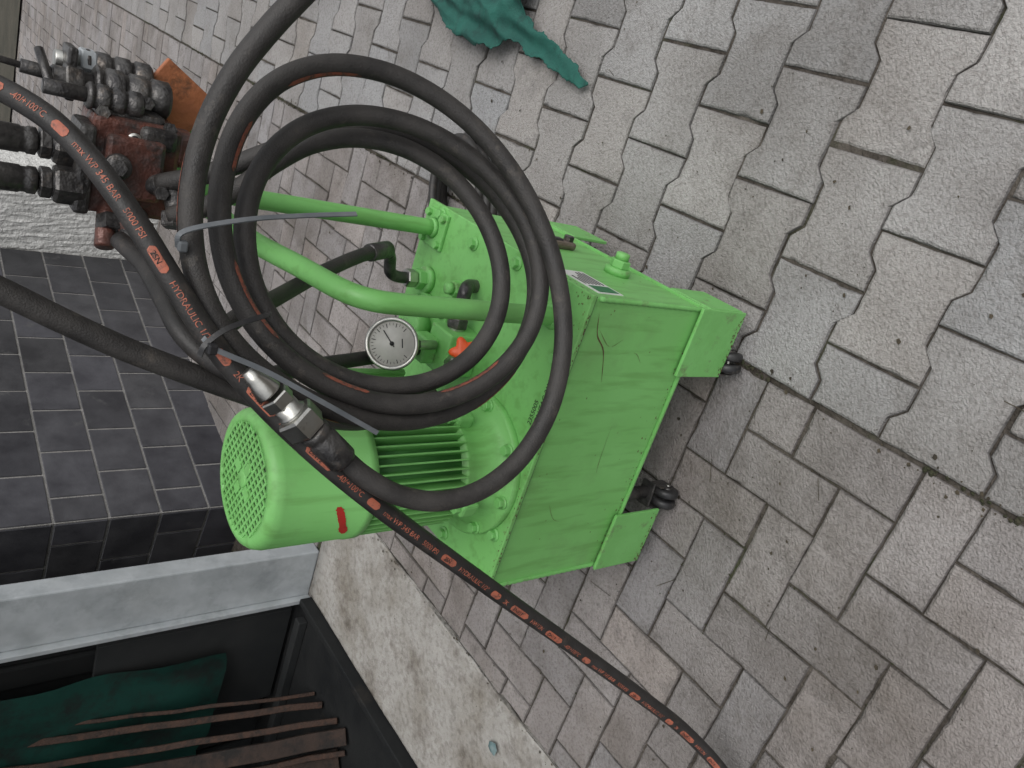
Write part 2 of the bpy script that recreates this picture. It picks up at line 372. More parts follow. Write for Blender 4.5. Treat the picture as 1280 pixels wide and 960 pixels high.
turned('filler_plug_top',T(.126,.334,ZT+.024),ZU,[(0,.012),(.012,.011),(.014,.006)],GREEN2,hp,16)
def leg(n,s0,s1,front=True):
    d=-.0035 if front else D+.0035; bm=bmesh.new()
    add_box(bm,T((s0+s1)/2,d,(.055+.195)/2),(abs(s1-s0),.007,.14),RZ)
    so=s0 if s0<.2 else s1; sg=.0035 if s0<.2 else -.0035
    dd=.055 if front else D-.055
    add_box(bm,T(so+sg,dd,(.055+.165)/2),(.007,.105,.11),RZ)
    return obj_from_bm(n,bm,GREEN2,hp,bevel=.0015)
leg('leg_front_right',0,.142); leg('leg_front_left',.468,.607); leg('leg_rear_right',0,.15,False); leg('leg_rear_left',.457,.607,False)
def caster(n,s,d,ang):
    M=Matrix.Rotation(ang,3,'Z')@RZ; c=T(s,d,.0275); ax=M@V((1,0,0))
    for k in (-1,1):
        turned(n+'_wheel_%d'%(k+2),c+ax*(k*.012-.009),ax,[(0,.020),(.001,.025),(.005,.0275),(.013,.0275),(.017,.025),(.018,.020)],BLACKPL,hp,32)
        turned(n+'_hub_%d'%(k+2),c+ax*(k*.0215-.002),ax,[(0,.011),(.004,.011)],DSTEEL,hp,16)
    fk=M@V((0,.026,0))
    box(n+'_fork_a',c+ax*.026+ZU*.010+fk*.4,(.003,.034,.044),DSTEEL,hp,M3=M)
    box(n+'_fork_b',c-ax*.026+ZU*.010+fk*.4,(.003,.034,.044),DSTEEL,hp,M3=M)
    cyl(n+'_axle',c-ax*.029,c+ax*.029,.005,STEEL,hp,12)
    box(n+'_crown',c+fk+ZU*.034,(.058,.036,.005),DSTEEL,hp,M3=M)
    cyl(n+'_stem',c+ZU*.030+fk*1.2,c+ZU*.146+fk*1.2,.014,DSTEEL,hp,16)
    box(n+'_plate',T(s,d+.035,ZB-.010),(.075,.06,.006),DSTEEL,hp)
caster('caster_front_right',.112,.004,.30); caster('caster_front_left',.450,.012,.10)
caster('caster_rear_right',.17,.46,-.4); caster('caster_rear_left',.435,.46,.9)
cyl('under_brace',T(.17,.06,.15),T(.43,.40,.15),.012,DSTEEL,hp)
def sidebox(n,d0,d1,z0,z1,out,mat,s=.006,bev=.001): return box(n,T(s-out/2,(d0+d1)/2,(z0+z1)/2),(out,d1-d0,z1-z0),mat,hp,bevel=bev)
sidebox('label',.035,.148,.378,.440,.0015,WHITE,bev=0)
sidebox('label_logo',.040,.070,.384,.434,.0022,LGREEN,bev=0)
for i in range(6):
    sidebox('label_line_%d'%i,.078,.078+random.uniform(.03,.062),.386+i*.009,.389+i*.009,.0022,BLACK,bev=0)
sidebox('sight_glass_body',.296,.330,.262,.396,.016,RUST,bev=.006)
sidebox('sight_glass_pane',.304,.322,.295,.363,.020,BLACKPL,bev=.004)
for z in (.276,.382): hexnut('sight_glass_bolt_%d'%int(z*1000),T(-.009,.313,z),-E1,.012,.011,DSTEEL,hp)
turned('drain_boss',T(.006,.17,.262),-E1,[(0,.026),(.012,.026),(.014,.022)],GREEN2,hp,28)
hexnut('drain_plug',T(-.008,.17,.262),-E1,.016,.020,GREEN2,hp)
turned('drain_cap',T(-.024,.17,.262),-E1,[(0,.014),(.012,.014),(.014,.010)],GREEN,hp,12)
def flat_text(n,body,size,org,dx,dy,mat,off=.0008):
    me=text_mesh(body,size); nz=dx.cross(dy)
    for v in me.vertices: v.co=org+dx*v.co.x+dy*v.co.y+nz*off
    me.materials.clear(); me.materials.append(mat); o=bpy.data.objects.new(n,me); COL.objects.link(o); o.parent=hp
flat_text('stamped_text','2355005\nMON/TAG 21M',.014,T(.262,.034,ZT),-E1,E2,BLACK)
SCR=pbr('scratch_mark',(.12,.20,.06),(.16,.14,.07),60,.7)
def scratch(n,pts,w,mat=SCR):
    P=spline([V(p) for p in pts],5); bm=bmesh.new(); a=[];
    for i,p in enumerate(P):
        ww=w*math.sin(math.pi*(i+.3)/(len(P)))*random.uniform(.4,1)
        a.append((bm.verts.new(p+ZU*ww),bm.verts.new(p-ZU*ww)))
    for x,y in zip(a,a[1:]): bm.faces.new((x[0],x[1],y[1],y[0]))
    obj_from_bm(n,bm,mat,hp)
scratch('scratch_1',[T(.06,.0052,.44),T(.09,.0052,.40),T(.075,.0052,.37)],.002)
scratch('scratch_2',[T(.03,.0052,.455),T(.07,.0052,.44),T(.10,.0052,.41),T(.16,.0052,.385)],.0022,RUSTC)
scratch('scratch_3',[T(.11,.0052,.40),T(.10,.0052,.33),T(.12,.0052,.30)],.0012)
scratch('scratch_4',[T(.25,.0052,.31),T(.33,.0052,.305),T(.36,.0052,.30)],.0008)
scratch('scratch_5',[T(.42,.0052,.40),T(.46,.0052,.37),T(.47,.0052,.33)],.0010)
bm=bmesh.new()
def chip(c,dx,dy,s):
    n=random.randint(5,8); a0=random.random()*6
    bm.faces.new([bm.verts.new(c+dx*(s*random.uniform(.5,1.7)*math.cos(a0+6.283*k/n))+dy*(s*random.uniform(.3,.9)*math.sin(a0+6.283*k/n))) for k in range(n)])
for i in range(90): chip(T(random.uniform(.01,W-.01),-.0026,ZT-.005+random.gauss(0,.002)),E1,ZU,random.uniform(.0006,.0028)*.8)
for i in range(60): chip(T(-.0026,random.uniform(.01,D-.01),ZT-.005+random.gauss(0,.002)),E2,ZU,random.uniform(.0006,.0028)*.7)
for i in range(14): chip(T(abs(random.gauss(0,.02))+.004,abs(random.gauss(0,.02))+.003,ZT+.0006),E1,E2,random.uniform(.0008,.0022))
for i in range(60): chip(T(random.uniform(.01,W-.01),abs(random.gauss(0,.003))+.001,ZT+.0006),E1,E2,random.uniform(.0006,.002))
for i in range(80): chip(T(random.uniform(.01,W-.01),.0052,ZB+.004+abs(random.gauss(0,.010))),E1,ZU,random.uniform(.0006,.0025))
for i in range(40): chip(T(random.uniform(.002,.14),-.0076,.056+abs(random.gauss(0,.008))),E1,ZU,random.uniform(.0008,.003))
for i in range(40): chip(T(random.uniform(.47,.605),-.0076,.056+abs(random.gauss(0,.008))),E1,ZU,random.uniform(.0008,.003))
for i in range(30): chip(T(random.uniform(.02,.56),.0052,random.uniform(.2,.46)),E1,ZU,random.uniform(.0005,.0018))
for i in range(24): chip(T(.0052,random.uniform(.02,.5),random.uniform(.2,.46)),E2,ZU,random.uniform(.0005,.002))
obj_from_bm('paint_chips',bm,RUSTC,hp)
# ---------------- motor
MC=T(.403,.146,0)
def MP(r,th,z): return V((MC.x+r*math.cos(th),MC.y+r*math.sin(th),z))
turned('motor_flange',V((MC.x,MC.y,ZT)),ZU,[(0,.139),(.002,.140),(.014,.140),(.016,.137),(.0165,.12),(.03,.112),(.05,.104),(.075,.102),(.088,.106),(.095,.106)],GREEN,hp,64)
for i in range(8):
    th=math.radians(22.5+45*i-10)
    turned('motor_flange_washer_%d'%i,MP(.127,th,ZT+.016),ZU,[(0,.0125),(.003,.0125)],GREEN2,hp,16)
    hexnut('motor_flange_bolt_%d'%i,MP(.127,th,ZT+.019),ZU,.011,.010,GREEN2,hp)
for i in range(4):
    th=math.radians(-130+90*i); 
    box('motor_lug_%d'%i,MP(.108,th,.572),(.034,.030,.036),GREEN2,hp,M3=Matrix.Rotation(th,3,'Z'),bevel=.006)
    hexnut('motor_lug_bolt_%d'%i,MP(.112,th,.590),ZU,.012,.010,GREEN2,hp)
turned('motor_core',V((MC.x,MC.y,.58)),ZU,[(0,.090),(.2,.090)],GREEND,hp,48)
bm=bmesh.new(); nf=44
for i in range(nf):
    th=2*math.pi*i/nf
    add_box(bm,MP(.099,th,.678),(.024,.0034,.190),Matrix.Rotation(th,3,'Z'))
obj_from_bm('motor_fins',bm,GREEN,hp,bevel=.0008)
cz=.765
turned('fan_cover',V((MC.x,MC.y,cz)),ZU,[(0,.111),(.001,.114),(.016,.114),(.017,.1125),(.155,.1125),(.166,.110),(.173,.105),(.176,.098),(.176,.088),(.173,.088)],GREEN,hp,72)
turned('fan_recess',V((MC.x,MC.y,cz+.1725)),ZU,[(0,.0885),(.0012,.0885)],BLACK,hp,48)
bm=bmesh.new(); R0=.0895; pitch=.0122
n=int(R0/pitch)
for kdir in (0,1):
    for i in range(-n,n+1):
        o_=i*pitch; hl=math.sqrt(max(R0*R0-o_*o_,0))
        if hl<.01: continue
        th=.6+(math.pi/2 if kdir else 0); M3=Matrix.Rotation(th,3,'Z')
        add_box(bm,V((MC.x,MC.y,cz+.1758+ (0.0004 if kdir else 0)))+M3@V((0,o_,0)),(2*hl,.0044,.0022),M3)
obj_from_bm('fan_grille',bm,GREEN,hp)
turned('fan_grille_hub',V((MC.x,MC.y,cz+.1745)),ZU,[(0,.014),(.0035,.014),(.0045,.012)],GREEN,hp,24)
for i in range(4):
    th=.6+i*math.pi/2
    box('fan_grille_plate_%d'%i,MP(.026,th,cz+.1772),(.020,.016,.0025),GREEN,hp,M3=Matrix.Rotation(th,3,'Z'),bevel=.0005)
for i in range(4):
    th=math.radians(-100+90*i); hexnut('fan_cover_screw_%d'%i,MP(.113,th,cz+.009),V((math.cos(th),math.sin(th),0)),.006,.0065,STEEL,hp)
bm=bmesh.new(); pr=None
for i in range(25):
    t=i/24; th=math.radians(-112-33*t); z=.832-.028*t; w=.0070*random.uniform(.72,1.15)*(1 if .05<t<.92 else .6)
    a_=bm.verts.new(MP(.1131,th,z+w)); b_=bm.verts.new(MP(.1131,th,z-w))
    if pr: bm.faces.new((pr[0],pr[1],b_,a_))
    pr=(a_,b_)
obj_from_bm('red_marker_stroke',bm,REDM,hp)
th=math.radians(38)
box('terminal_box',MP(.135,th,.668),(.065,.115,.115),GREEN,hp,M3=Matrix.Rotation(th,3,'Z'),bevel=.006)
box('terminal_box_lid',MP(.171,th,.668),(.012,.121,.121),GREEN,hp,M3=Matrix.Rotation(th,3,'Z'),bevel=.003)
# ---------------- tube frame
p1=T(.047,.474,0); 
box('post_foot_plate',T(.047,.47,ZT+.004),(.075,.075,.008),GREEN2,hp)
for i,(a_,b_) in enumerate([(-1,-1),(1,-1),(1,1),(-1,1)]): hexnut('post_foot_bolt_%d'%i,T(.047+a_*.027,.47+b_*.027,ZT+.008),ZU,.009,.008,GREEN2,hp)
tube('rear_post',[p1+ZU*(ZT+.005),p1+ZU*.7,p1+ZU*.9,p1+ZU*1.03],.0165,GREEN,hp,0,seg=24)
turned('rear_post_weld',p1+ZU*(ZT+.008),ZU,[(0,.022),(.008,.017)],GREEN2,hp)
p2=T(.068,.073,0)
tube('bent_tube',[p2+ZU*(ZT+.002),p2+ZU*.6,p2+ZU*.7,p2+ZU*.79,p2+ZU*.838+V((.004,.008,0)),V((.135,.995,.868)),V((.175,1.075,.895)),V((.227,1.178,.932)),V((.29,1.27,.965))],.0165,GREEN,hp,0,seg=24)
turned('bent_tube_weld',p2+ZU*ZT,ZU,[(0,.023),(.003,.022),(.009,.017)],GREEN2,hp)
# ---------------- gauge + manifold
gc=V((.070,1.150,.689)); gd=V((.03,-.80,.60)).normalized()
gx,gy,gz=basis(gd,(0,0,1))
turned('gauge_case',gc-gd*.030,gd,[(0,.036),(.003,.041),(.022,.042),(.024,.046),(.031,.047),(.034,.045),(.034,.040),(.030,.0395)],STEEL,hp,48)
turned('gauge_dial',gc+gd*.0003,gd,[(0,.0392),(.0008,.0392)],DIAL,hp,40)
bm=bmesh.new()
for i in range(28):
    a_=math.radians(-135+270*i/27); L=.007 if i%3==0 else .004
    dr=gx*math.cos(a_)+gy*math.sin(a_); sd=gd.cross(dr); M3=Matrix((dr,sd,gd)).transposed()
    add_box(bm,gc+gd*.0014+dr*(.036-L/2),(L,.0007 if i%3 else .0012,.0005),M3)
nd=(gx*.35+gy*-.6).normalized()
add_box(bm,gc+gd*.0022+nd*.010,(.034,.0018,.0008),Matrix((nd,gd.cross(nd),gd)).transposed())
add_box(bm,gc+gd*.0012-gx*.018,(.002,.016,.0004),Matrix((gx,gy,gd)).transposed())
obj_from_bm('gauge_markings',bm,BLACK,hp)
turned('gauge_hub',gc+gd*.002,gd,[(0,.004),(.003,.0035)],BLACK,hp,16)
cyl('gauge_stem',(.071,1.165,.655),(.073,1.185,.575),.009,STEEL,hp)
hexnut('gauge_stem_nut',(.0715,1.170,.640),V((.002,.02,-.08)),.02,.0125,DSTEEL,hp)
box('manifold_block',V((.066,1.195,.527)),(.085,.070,.074),GREEN2,hp,bevel=.004)
box('manifold_block_upper',V((.070,1.215,.578)),(.05,.045,.03),GREEN2,hp,bevel=.004)
cyl('manifold_port_a',V((.066,1.195,.53)),V((.15,1.16,.53)),.016,STEEL,hp)
hexnut('manifold_port_nut',V((.108,1.178,.53)),V((.084,-.035,0)),.02,.021,DSTEEL,hp)
tube('manifold_elbow',[(.15,1.16,.53),(.172,1.15,.53),(.185,1.16,.515),(.188,1.17,.49)],.013,DSTEEL,hp,0)
cyl('relief_valve',V((.04,1.17,.55)),V((.035,1.13,.56)),.014,STEEL,hp)
cyl('manifold_spindle',V((.02,1.20,.55)),V((-.02,1.19,.60)),.013,GREEN2,hp)
hexnut('manifold_spindle_nut',V((.035,1.20,.535)),V((-.6,-.1,.7)),.02,.02,GREEN2,hp)
bm=bmesh.new(); kx,ky,kz=basis((.0,-.85,.5),(0,0,1)); kc=V((.056,1.085,.582)); rings=[]
for h,rr in ((0,.019),(.003,.023),(.013,.023),(.017,.018)):
    rings.append([bm.verts.new(kc+kz*h+(kx*math.cos(t)+ky*math.sin(t))*rr*(1+.22*math.cos(5*t))) for t in [2*math.pi*i/40 for i in range(40)]])
for a_,b_ in zip(rings,rings[1:]):
    for i in range(40): bm.faces.new((a_[i],a_[(i+1)%40],b_[(i+1)%40],b_[i]))
bm.faces.new(list(reversed(rings[0]))); bm.faces.new(rings[-1])
obj_from_bm('valve_handwheel',bm,REDK,hp,autosm=True)
cyl('handwheel_stem',V((.045,1.15,.555)),kc+kz*.002,.006,STEEL,hp)
rp=T(.152,.452,0)
turned('port_boss',rp+ZU*ZT,ZU,[(0,.028),(.010,.028),(.014,.024)],GREEN2,hp,28)
hexnut('port_nut_lower',rp+ZU*(ZT+.014),ZU,.018,.022,GREEN2,hp)
hexnut('port_nut_upper',rp+ZU*(ZT+.034),ZU,.022,.019,STEEL,hp)
tube('port_elbow',[rp+ZU*.54,rp+ZU*.565,rp+V((.008,-.006,.585)),rp+V((.03,-.03,.60)),V((.258,1.27,.625))],.012,DSTEEL,hp,0)
box('suction_cover',T(.235,.40,ZT+.006),(.12,.12,.012),GREEN2,hp,bevel=.003)
for i,(a_,b_) in enumerate([(-1,-1),(1,-1),(1,1),(-1,1)]): hexnut('suction_cover_bolt_%d'%i,T(.235+a_*.045,.40+b_*.045,ZT+.012),ZU,.009,.008,GREEN2,hp)
turned('breather',T(.235,.40,ZT+.012),ZU,[(0,.022),(.01,.022),(.012,.03),(.035,.03),(.04,.026)],GREEN2,hp,32)
# ---------------- valve block
def vb(n,c,size,mat,bev=.004,M3=RZ): return box(n,V(c),size,mat,hp,M3=M3,bevel=bev)
vb('valve_mount_plate_green',(.362,1.27,1.03),(.09,.012,.12),GREEN2)
vb('valve_mount_plate_rusty',(.422,1.225,1.035),(.105,.010,.09),RUSTO,.002,M3=RZ@Matrix.Rotation(.55,3,'Y'))
vb('valve_body_main',(.318,1.20,1.100),(.135,.085,.115),OILRED,.008)
vb('valve_body_side',(.372,1.19,1.108),(.05,.09,.09),DSTEEL,.008)
vb('valve_body_front',(.300,1.155,1.105),(.085,.03,.075),OILRED,.006)
vb('valve_body_front_web',(.345,1.145,1.075),(.03,.03,.05),DSTEEL,.008)
vb('valve_body_step',(.30,1.18,1.165),(.12,.07,.02),DSTEEL,.005)
vb('valve_body_lower_lug',(.345,1.17,1.035),(.05,.05,.03),OILRED,.008)
cyl('valve_port_hole_ring',(.337,1.150,1.104),(.335,1.136,1.107),.009,STEEL,hp)
cyl('valve_port_hole',(.335,1.137,1.1068),(.3348,1.1345,1.1072),.005,BLACK,hp)
for i,(x,z) in enumerate([(.265,1.075),(.265,1.135),(.36,1.06),(.365,1.145),(.39,1.09),(.29,1.05)]): hexnut('valve_bolt_%d'%i,V((x,1.15-(.02 if i<2 else .005),z)),V((-.2,-.9,.1)),.012,.010,DSTEEL,hp)
cyl('valve_plug_big',(.30,1.15,1.125),(.29,1.125,1.13),.017,DSTEEL,hp); hexnut('valve_plug_big_hex',(.29,1.127,1.13),V((-.3,-.9,.15)),.010,.012,DSTEEL,hp)
def spool(n,x,y,z0,z1,r,mat=DSTEEL,pitch=.026):
    h=z1-z0; pr=[(0,r*.8),(.004,r)]; k=int(h/pitch)
    for i in range(k):
        a_=.006+i*(h-.012)/k; e=(h-.012)/k; pr+=[(a_+.001,r),(a_+e*.62,r),(a_+e*.68,r*.86),(a_+e*.92,r*.86),(a_+e*.97,r)]
    pr+=[(h-.003,r),(h,r*.8)]; turned(n,V((x,y,z0)),ZU,pr,mat,hp,28)
spool('spool_cap_1',.412,1.18,1.050,1.150,.027)
cyl('spool_cap_1_neck',(.412,1.18,1.15),(.412,1.18,1.20),.015,DSTEEL,hp)
hexnut('spool_cap_1_nut',(.412,1.18,1.163),ZU,.022,.022,DSTEEL,hp)
spool('spool_cap_2',.450,1.215,1.065,1.155,.022)
hexnut('spool_cap_2_nut',(.450,1.215,1.140),ZU,.02,.024,GALV,hp)
cyl('spool_cap_2_end',(.450,1.215,1.155),(.450,1.215,1.190),.012,STEEL,hp)
spool('spool_cap_3',.385,1.145,1.095,1.165,.018,pitch=.02)
cyl('spool_cap_3_end',(.385,1.145,1.165),(.385,1.145,1.215),.010,DSTEEL,hp)
vb('lever_bracket',(.43,1.20,1.175),(.07,.05,.012),DSTEEL,.003)
cyl('lever_rod',(.414,1.18,1.20),(.432,1.18,1.42),.0045,DSTEEL,hp)
cyl('lever_clevis',(.414,1.18,1.19),(.4165,1.18,1.235),.009,DSTEEL,hp)
cyl('lever_link',(.44,1.17,1.215),(.385,1.145,1.205),.006,DSTEEL,hp)
for n,x in (('a',.320),('b',.268)):
    cyl('hose_nipple_'+n,(x,1.178,1.155),(x,1.178,1.21),.017,DSTEEL,hp)
    hexnut('swivel_nut_'+n,(x,1.178,1.162),ZU,.036,.026,DSTEEL,hp)
    hexnut('swivel_nut_small_'+n,(x,1.178,1.200),ZU,.014,.021,DSTEEL,hp)
    turned('crimp_ferrule_'+n,V((x,1.178,1.215)),ZU,[(0,.012),(.003,.018),(.012,.018),(.014,.0165),(.02,.0165),(.022,.018),(.14,.018),(.16,.017)],DSTEEL,hp,28)
    cyl('outgoing_hose_'+n,(x,1.178,1.35),(x-.01,1.2,1.75),.0135,RUBBER,hp)
tube('fitting_elbow',[(.285,1.17,1.085),(.28,1.145,1.07),(.272,1.135,1.058),(.25,1.135,1.052),(.232,1.137,1.052)],.0155,DSTEEL,hp,0)
hexnut('fitting_elbow_nut',(.29,1.185,1.09),V((-.2,-.8,-.3)),.02,.024,DSTEEL,hp)
hexnut('fitting_elbow_nut_2',(.243,1.136,1.052),V((-1,0,0)),.022,.021,DSTEEL,hp)
hexnut('fitting_lower_nut',(.215,1.165,1.085),V((-.1,-.4,1)),.03,.022,OILRED,hp)
cyl('fitting_lower',(.245,1.19,1.09),(.195,1.16,1.11),.015,DSTEEL,hp)
hexnut('fitting_lower_nut_2',(.235,1.185,1.125),V((-1,-.2,.1)),.022,.019,DSTEEL,hp)
cyl('fitting_lower_2',(.285,1.2,1.125),(.19,1.18,1.135),.013,OILRED,hp)
# ------------------------------------------------------------------ hoses
hs=empty('hydraulic_hose_bundle')
A=[(-81,860,951),(-118,850,921),(-148,840,875),(-166,830,813),(-153,820,740),(-107,810,676),(-35,800,623),(70,790,607),(174,800,620),(276,820,659),(344,840,713),(394,860,779),(423,880,856),(417,890,944),(383,900,1008),(330,910,1049),(266,920,1070),(189,920,1077),(118,910,1068),(53,900,1033),(0,890,971),(-37,880,886),(-39,870,785),(0,850,702),(59,840,636),(143,830,612),(225,840,630),(285,860,663),(337,880,722),(369,900,798),(374,920,881),(348,930,952),(304,940,1001),(243,940,1032),(178,940,1040),(104,930,1029),(45,920,992),(2,910,928),(-16,900,850),(-3,890,771),(37,880,704),(101,870,667),(174,880,652),(255,900,673),(314,920,721),(348,940,785),(357,960,859),(337,980,928),(303,1000,970),(262,1040,998),(238,1080,1028),(236,1130,1060)]
Bh=[(474,760,991),(437,790,1019),(399,820,1047),(351,850,1081),(296,880,1101),(233,890,1113),(170,890,1118),(111,880,1112),(58,870,1093),(9,870,1045),(-30,880,970),(-55,890,886),(-58,900,791),(-37,890,714),(12,880,646),(99,870,596),(169,880,583),(250,900,604),(319,920,660),(360,940,736),(371,960,820),(357,980,898),(321,1000,959),(296,1050,1006),(283,1100,1043),(281,1140,1073)]
mm=lambda L:[V(p)/1000 for p in L]
HR=.0136
PA=tube('coiled_hose',mm(A),HR,RUBBER,hs,2)
PB=tube('coiled_hose_second',mm(Bh),HR,RUBBER,hs,2)
SP=mm([(355,1050,1331),(328,1000,1293),(302,960,1262),(275,930,1234),(232,900,1206),(174,880,1172),(112,870,1138),(48,860,1103),(-17,860,1049),(-92,860,970),(-167,870,874),(-247,890,757),(-355,910,603),(-463,920,449),(-571,925,302),(-680,915,160),(-800,890,45),(-930,850,16),(-1100,800,14)])
SPP=tube('printed_hose',SP,.0132,RUBBER2,hs,1)
def wrap_setup(P,r):
    S=[0]
    for a_,b_ in zip(P,P[1:]): S.append(S[-1]+(b_-a_).length)
    D0=V((.0,-.75,.65))
    def f(s,y,off=.0006,twist=0):
        i=min(max(bisect.bisect(S,s)-1,0),len(P)-2); t=(s-S[i])/(S[i+1]-S[i])
        def tn(k): return (P[min(k+1,len(P)-1)]-P[max(k-1,0)]).normalized()
        tg=tn(i).lerp(tn(i+1),t).normalized(); c=P[i].lerp(P[i+1],t)
        d=(D0-tg*D0.dot(tg)).normalized(); up=d.cross(tg); a_=y/r+twist
        return c+(d*math.cos(a_)+up*math.sin(a_))*(r+off)
    return f,S[-1]
def hose_print(name,P,r,s0,s1,items,size=.0125,twist=lambda s:0,hw=.0050,mat=ORANGE):
    f,tot=wrap_setup(P,r); s=s0; k=0; bmA=bmesh.new(); bmB=bmesh.new()
    def addmesh(bm,me,s,off):
        vs=[bm.verts.new(f(s+v.co.x,v.co.y-size*.33,off,twist(s+v.co.x))) for v in me.vertices]
        for p in me.polygons:
            try: bm.faces.new([vs[i] for i in p.vertices])
            except: pass
        return max([v.co.x for v in me.vertices]) if me.vertices else 0
    cache={}
    while s<min(s1,tot-.05):
        it=items[k%len(items)]; k+=1
        if it[0]=='#':
            L=float(it.split(':')[1]); label=it.split(':')[2]; nx,ny=14,6
            g_=[[None]*(ny+1) for _ in range(nx+1)]
            for i in range(nx+1):
                x=L*i/nx; e=min(x,L-x); h=hw*math.sqrt(max(0,1-(1-min(e/hw,1))**2))*.98+.0002
                for j in range(ny+1): g_[i][j]=bmA.verts.new(f(s+x,(-1+2*j/ny)*h,.0005,twist(s+x)))
            for i in range(nx):
                for j in range(ny): bmA.faces.new((g_[i][j],g_[i+1][j],g_[i+1][j+1],g_[i][j+1]))
            if label:
                key='L'+label
                if key not in cache: cache[key]=text_mesh(label,size*.85)
                addmesh(bmB,cache[key],s+.006,.0011)
            s+=L+.010
        elif it[0]=='_': s+=float(it[1:])
        else:
            if it not in cache: cache[it]=text_mesh(it,size)
            s+=addmesh(bmA,cache[it],s,.0006)+.010
    obj_from_bm(name,bmA,mat,hs)
    if len(bmB.verts): obj_from_bm(name+'_letters',bmB,BLACK,hs)
    else: bmB.free()
hose_print('hose_print',SPP,.0132,.02,2.6,['HW12N','#:.045:DN19','-40/+100\u00b0C','#:.022:','max WP 345 BAR','5000 PSI','#:.032:2SN','HYDRAULIC 1/2"','#:.022:','2K','#:.045:EN853'],size=.0098,twist=lambda s:.25*math.sin(s*3.1))
hose_print('hose_print_coil',PA,HR,.9,1.9,['_.10','#:.11:','_.06','#:.07:'],size=.0090,twist=lambda s:1.15+.3*math.sin(s*2.3),hw=.0028,mat=ORANGED)
hose_print('hose_print_coil_second',PB,HR,.2,.9,['_.08','#:.09:','_.12'],size=.0090,twist=lambda s:-1.25+.2*math.sin(s*4),hw=.0028,mat=ORANGED)
tube('feed_hose',mm([(122,1000,1321),(103,1000,1278),(71,1000,1217),(43,1000,1158),(15,1000,1085),(-13,1000,1003),(-45,1000,924),(-60,1020,825),(-50,1060,740),(-20,1100,640)]),.0150,RUBBER,hs,1)
tube('loop_hose',mm([(199,1160,1120),(161,1100,1100),(109,1050,1094),(60,1000,1090),(28,980,1062),(0,970,1004),(-25,975,940)]),.0130,RUBBER2,hs,1)
tube('return_hose',[V(p) for p in [(.05,.97,1.07),(.089,1.0,1.014),(.119,1.05,.949),(.179,1.15,.825),(.229,1.22,.712),(.256,1.265,.63)]],.0125,RUBBER,hs,0)
cyl('return_hose_ferrule',(.240,1.238,.683),(.257,1.268,.625),.0165,DSTEEL,hs)
tube('gauge_side_hose',mm([(0,1060,985),(12,1100,939),(30,1150,839),(42,1200,739),(56,1220,628),(72,1215,575)]),.0130,RUBBER2,hs,1)
F=mm([(2,855,1050),(-17,855,1028),(-35,855,1008),(-53,855,988),(-66,855,972),(-90,855,946),(-111,850,926)])
F=[q+V((.010,-.012,.014)) for q in F]
d=(V((-.121,.850,.921))-F[1]).normalized()
turned('coupling_tip',F[0]-d*.004,d,[(0,.007),(.012,.010),(.020,.013),(.034,.0165),(.036,.0165)],STEEL,hs,28)
hexnut('coupling_hex_small',F[1]+d*.008,d,.016,.019,STEEL,hs)
turned('coupling_sleeve',F[2]-d*.004,d,[(0,.015),(.012,.015),(.014,.018),(.018,.018)],STEEL,hs,28)
hexnut('coupling_hex_large',F[2]+d*.014,d,.028,.026,STEEL,hs)
turned('coupling_neck',F[3]+d*.010,d,[(0,.013),(.020,.013)],STEEL,hs,28)
turned('coupling_ferrule',F[4]-d*.004,d,[(0,.014),(.003,.019),(.010,.019),(.012,.0175),(.016,.0175),(.018,.019),(.056,.019),(.060,.0165)],DSTEEL,hs,28)
ribbon('cable_tie_upper',[(.148,.872,1.132),(.165,.860,1.128),(.185,.852,1.064),(.199,.850,.995),(.209,.842,.930)],.0065,.0018,GREYPL,hs,ref=(.45,-.75,.5))
box('cable_tie_upper_head',V((.150,.868,1.128)),(.012,.010,.010),GREYPL,hs)
ribbon('cable_tie_middle',[(.030,.850,1.116),(.043,.842,1.112),(.061,.838,1.089),(.078,.845,1.044),(.082,.87,1.03)],.006,.0018,BLACKPL,hs)
ribbon('cable_tie_lower',[(.050,.850,1.112),(.037,.838,1.102),(.014,.834,1.048),(-.022,.830,.980),(-.061,.836,.904)],.0060,.0018,GREYPL,hs)
box('cable_tie_lower_head',V((.038,.84,1.106)),(.012,.010,.010),BLACKPL,hs)
pts=[]
for i in range(64):
    t=i*.4346; r=.165+.016*math.sin(i*.9)-.0006*i
    pts.append(V((.55+r*math.cos(t)+.02*math.sin(t*.3),1.79+r*.95*math.sin(t),.014+.0012*i)))
gh=empty('coiled_cable'); tube('cable',pts,.0125,RUBBER2,gh,1)
# ------------------------------------------------------------------ teal rag
outl=[(1.33,1.99),(1.215,2.003),(1.081,1.874),(.984,1.764),(.935,1.66),(.930,1.585),(.839,1.475),(.738,1.345),(.745,1.310),(.872,1.43),(.977,1.530),(1.037,1.514),(1.10,1.43),(1.30,1.48),(1.45,1.7)]
def inside(x,y,P):
    c=False
    for i in range(len(P)):
        (x1,y1),(x2,y2)=P[i],P[i-1]
        if (y1>y)!=(y2>y) and x<(x2-x1)*(y-y1)/(y2-y1)+x1: c=not c
    return c
bm=bmesh.new(); st=.005; grid={}
def rv(i,j):
    if (i,j) not in grid:
        x=.70+i*st; y=1.28+j*st
        al=(x*.66+y*.75); ac=(x*.75-y*.66)
        q=V((al*2.2,ac*8,0)); q2=V((al*4+3,ac*20,1))
        r1=1-abs(noise.noise(q))*2.2; r2=1-abs(noise.noise(q2))*1.8
        z=.010+.036*r1+.020*r2+.003*noise.noise(V((x*40,y*40,0)))
        w=min(1,max(0,(x-.72)/.30)); z*=.28+.9*w
        grid[(i,j)]=bm.verts.new((x+.010*noise.noise(V((x*10,y*10,5))),y+.010*noise.noise(V((x*10,y*10,9))),max(.004,z)))
    return grid[(i,j)]
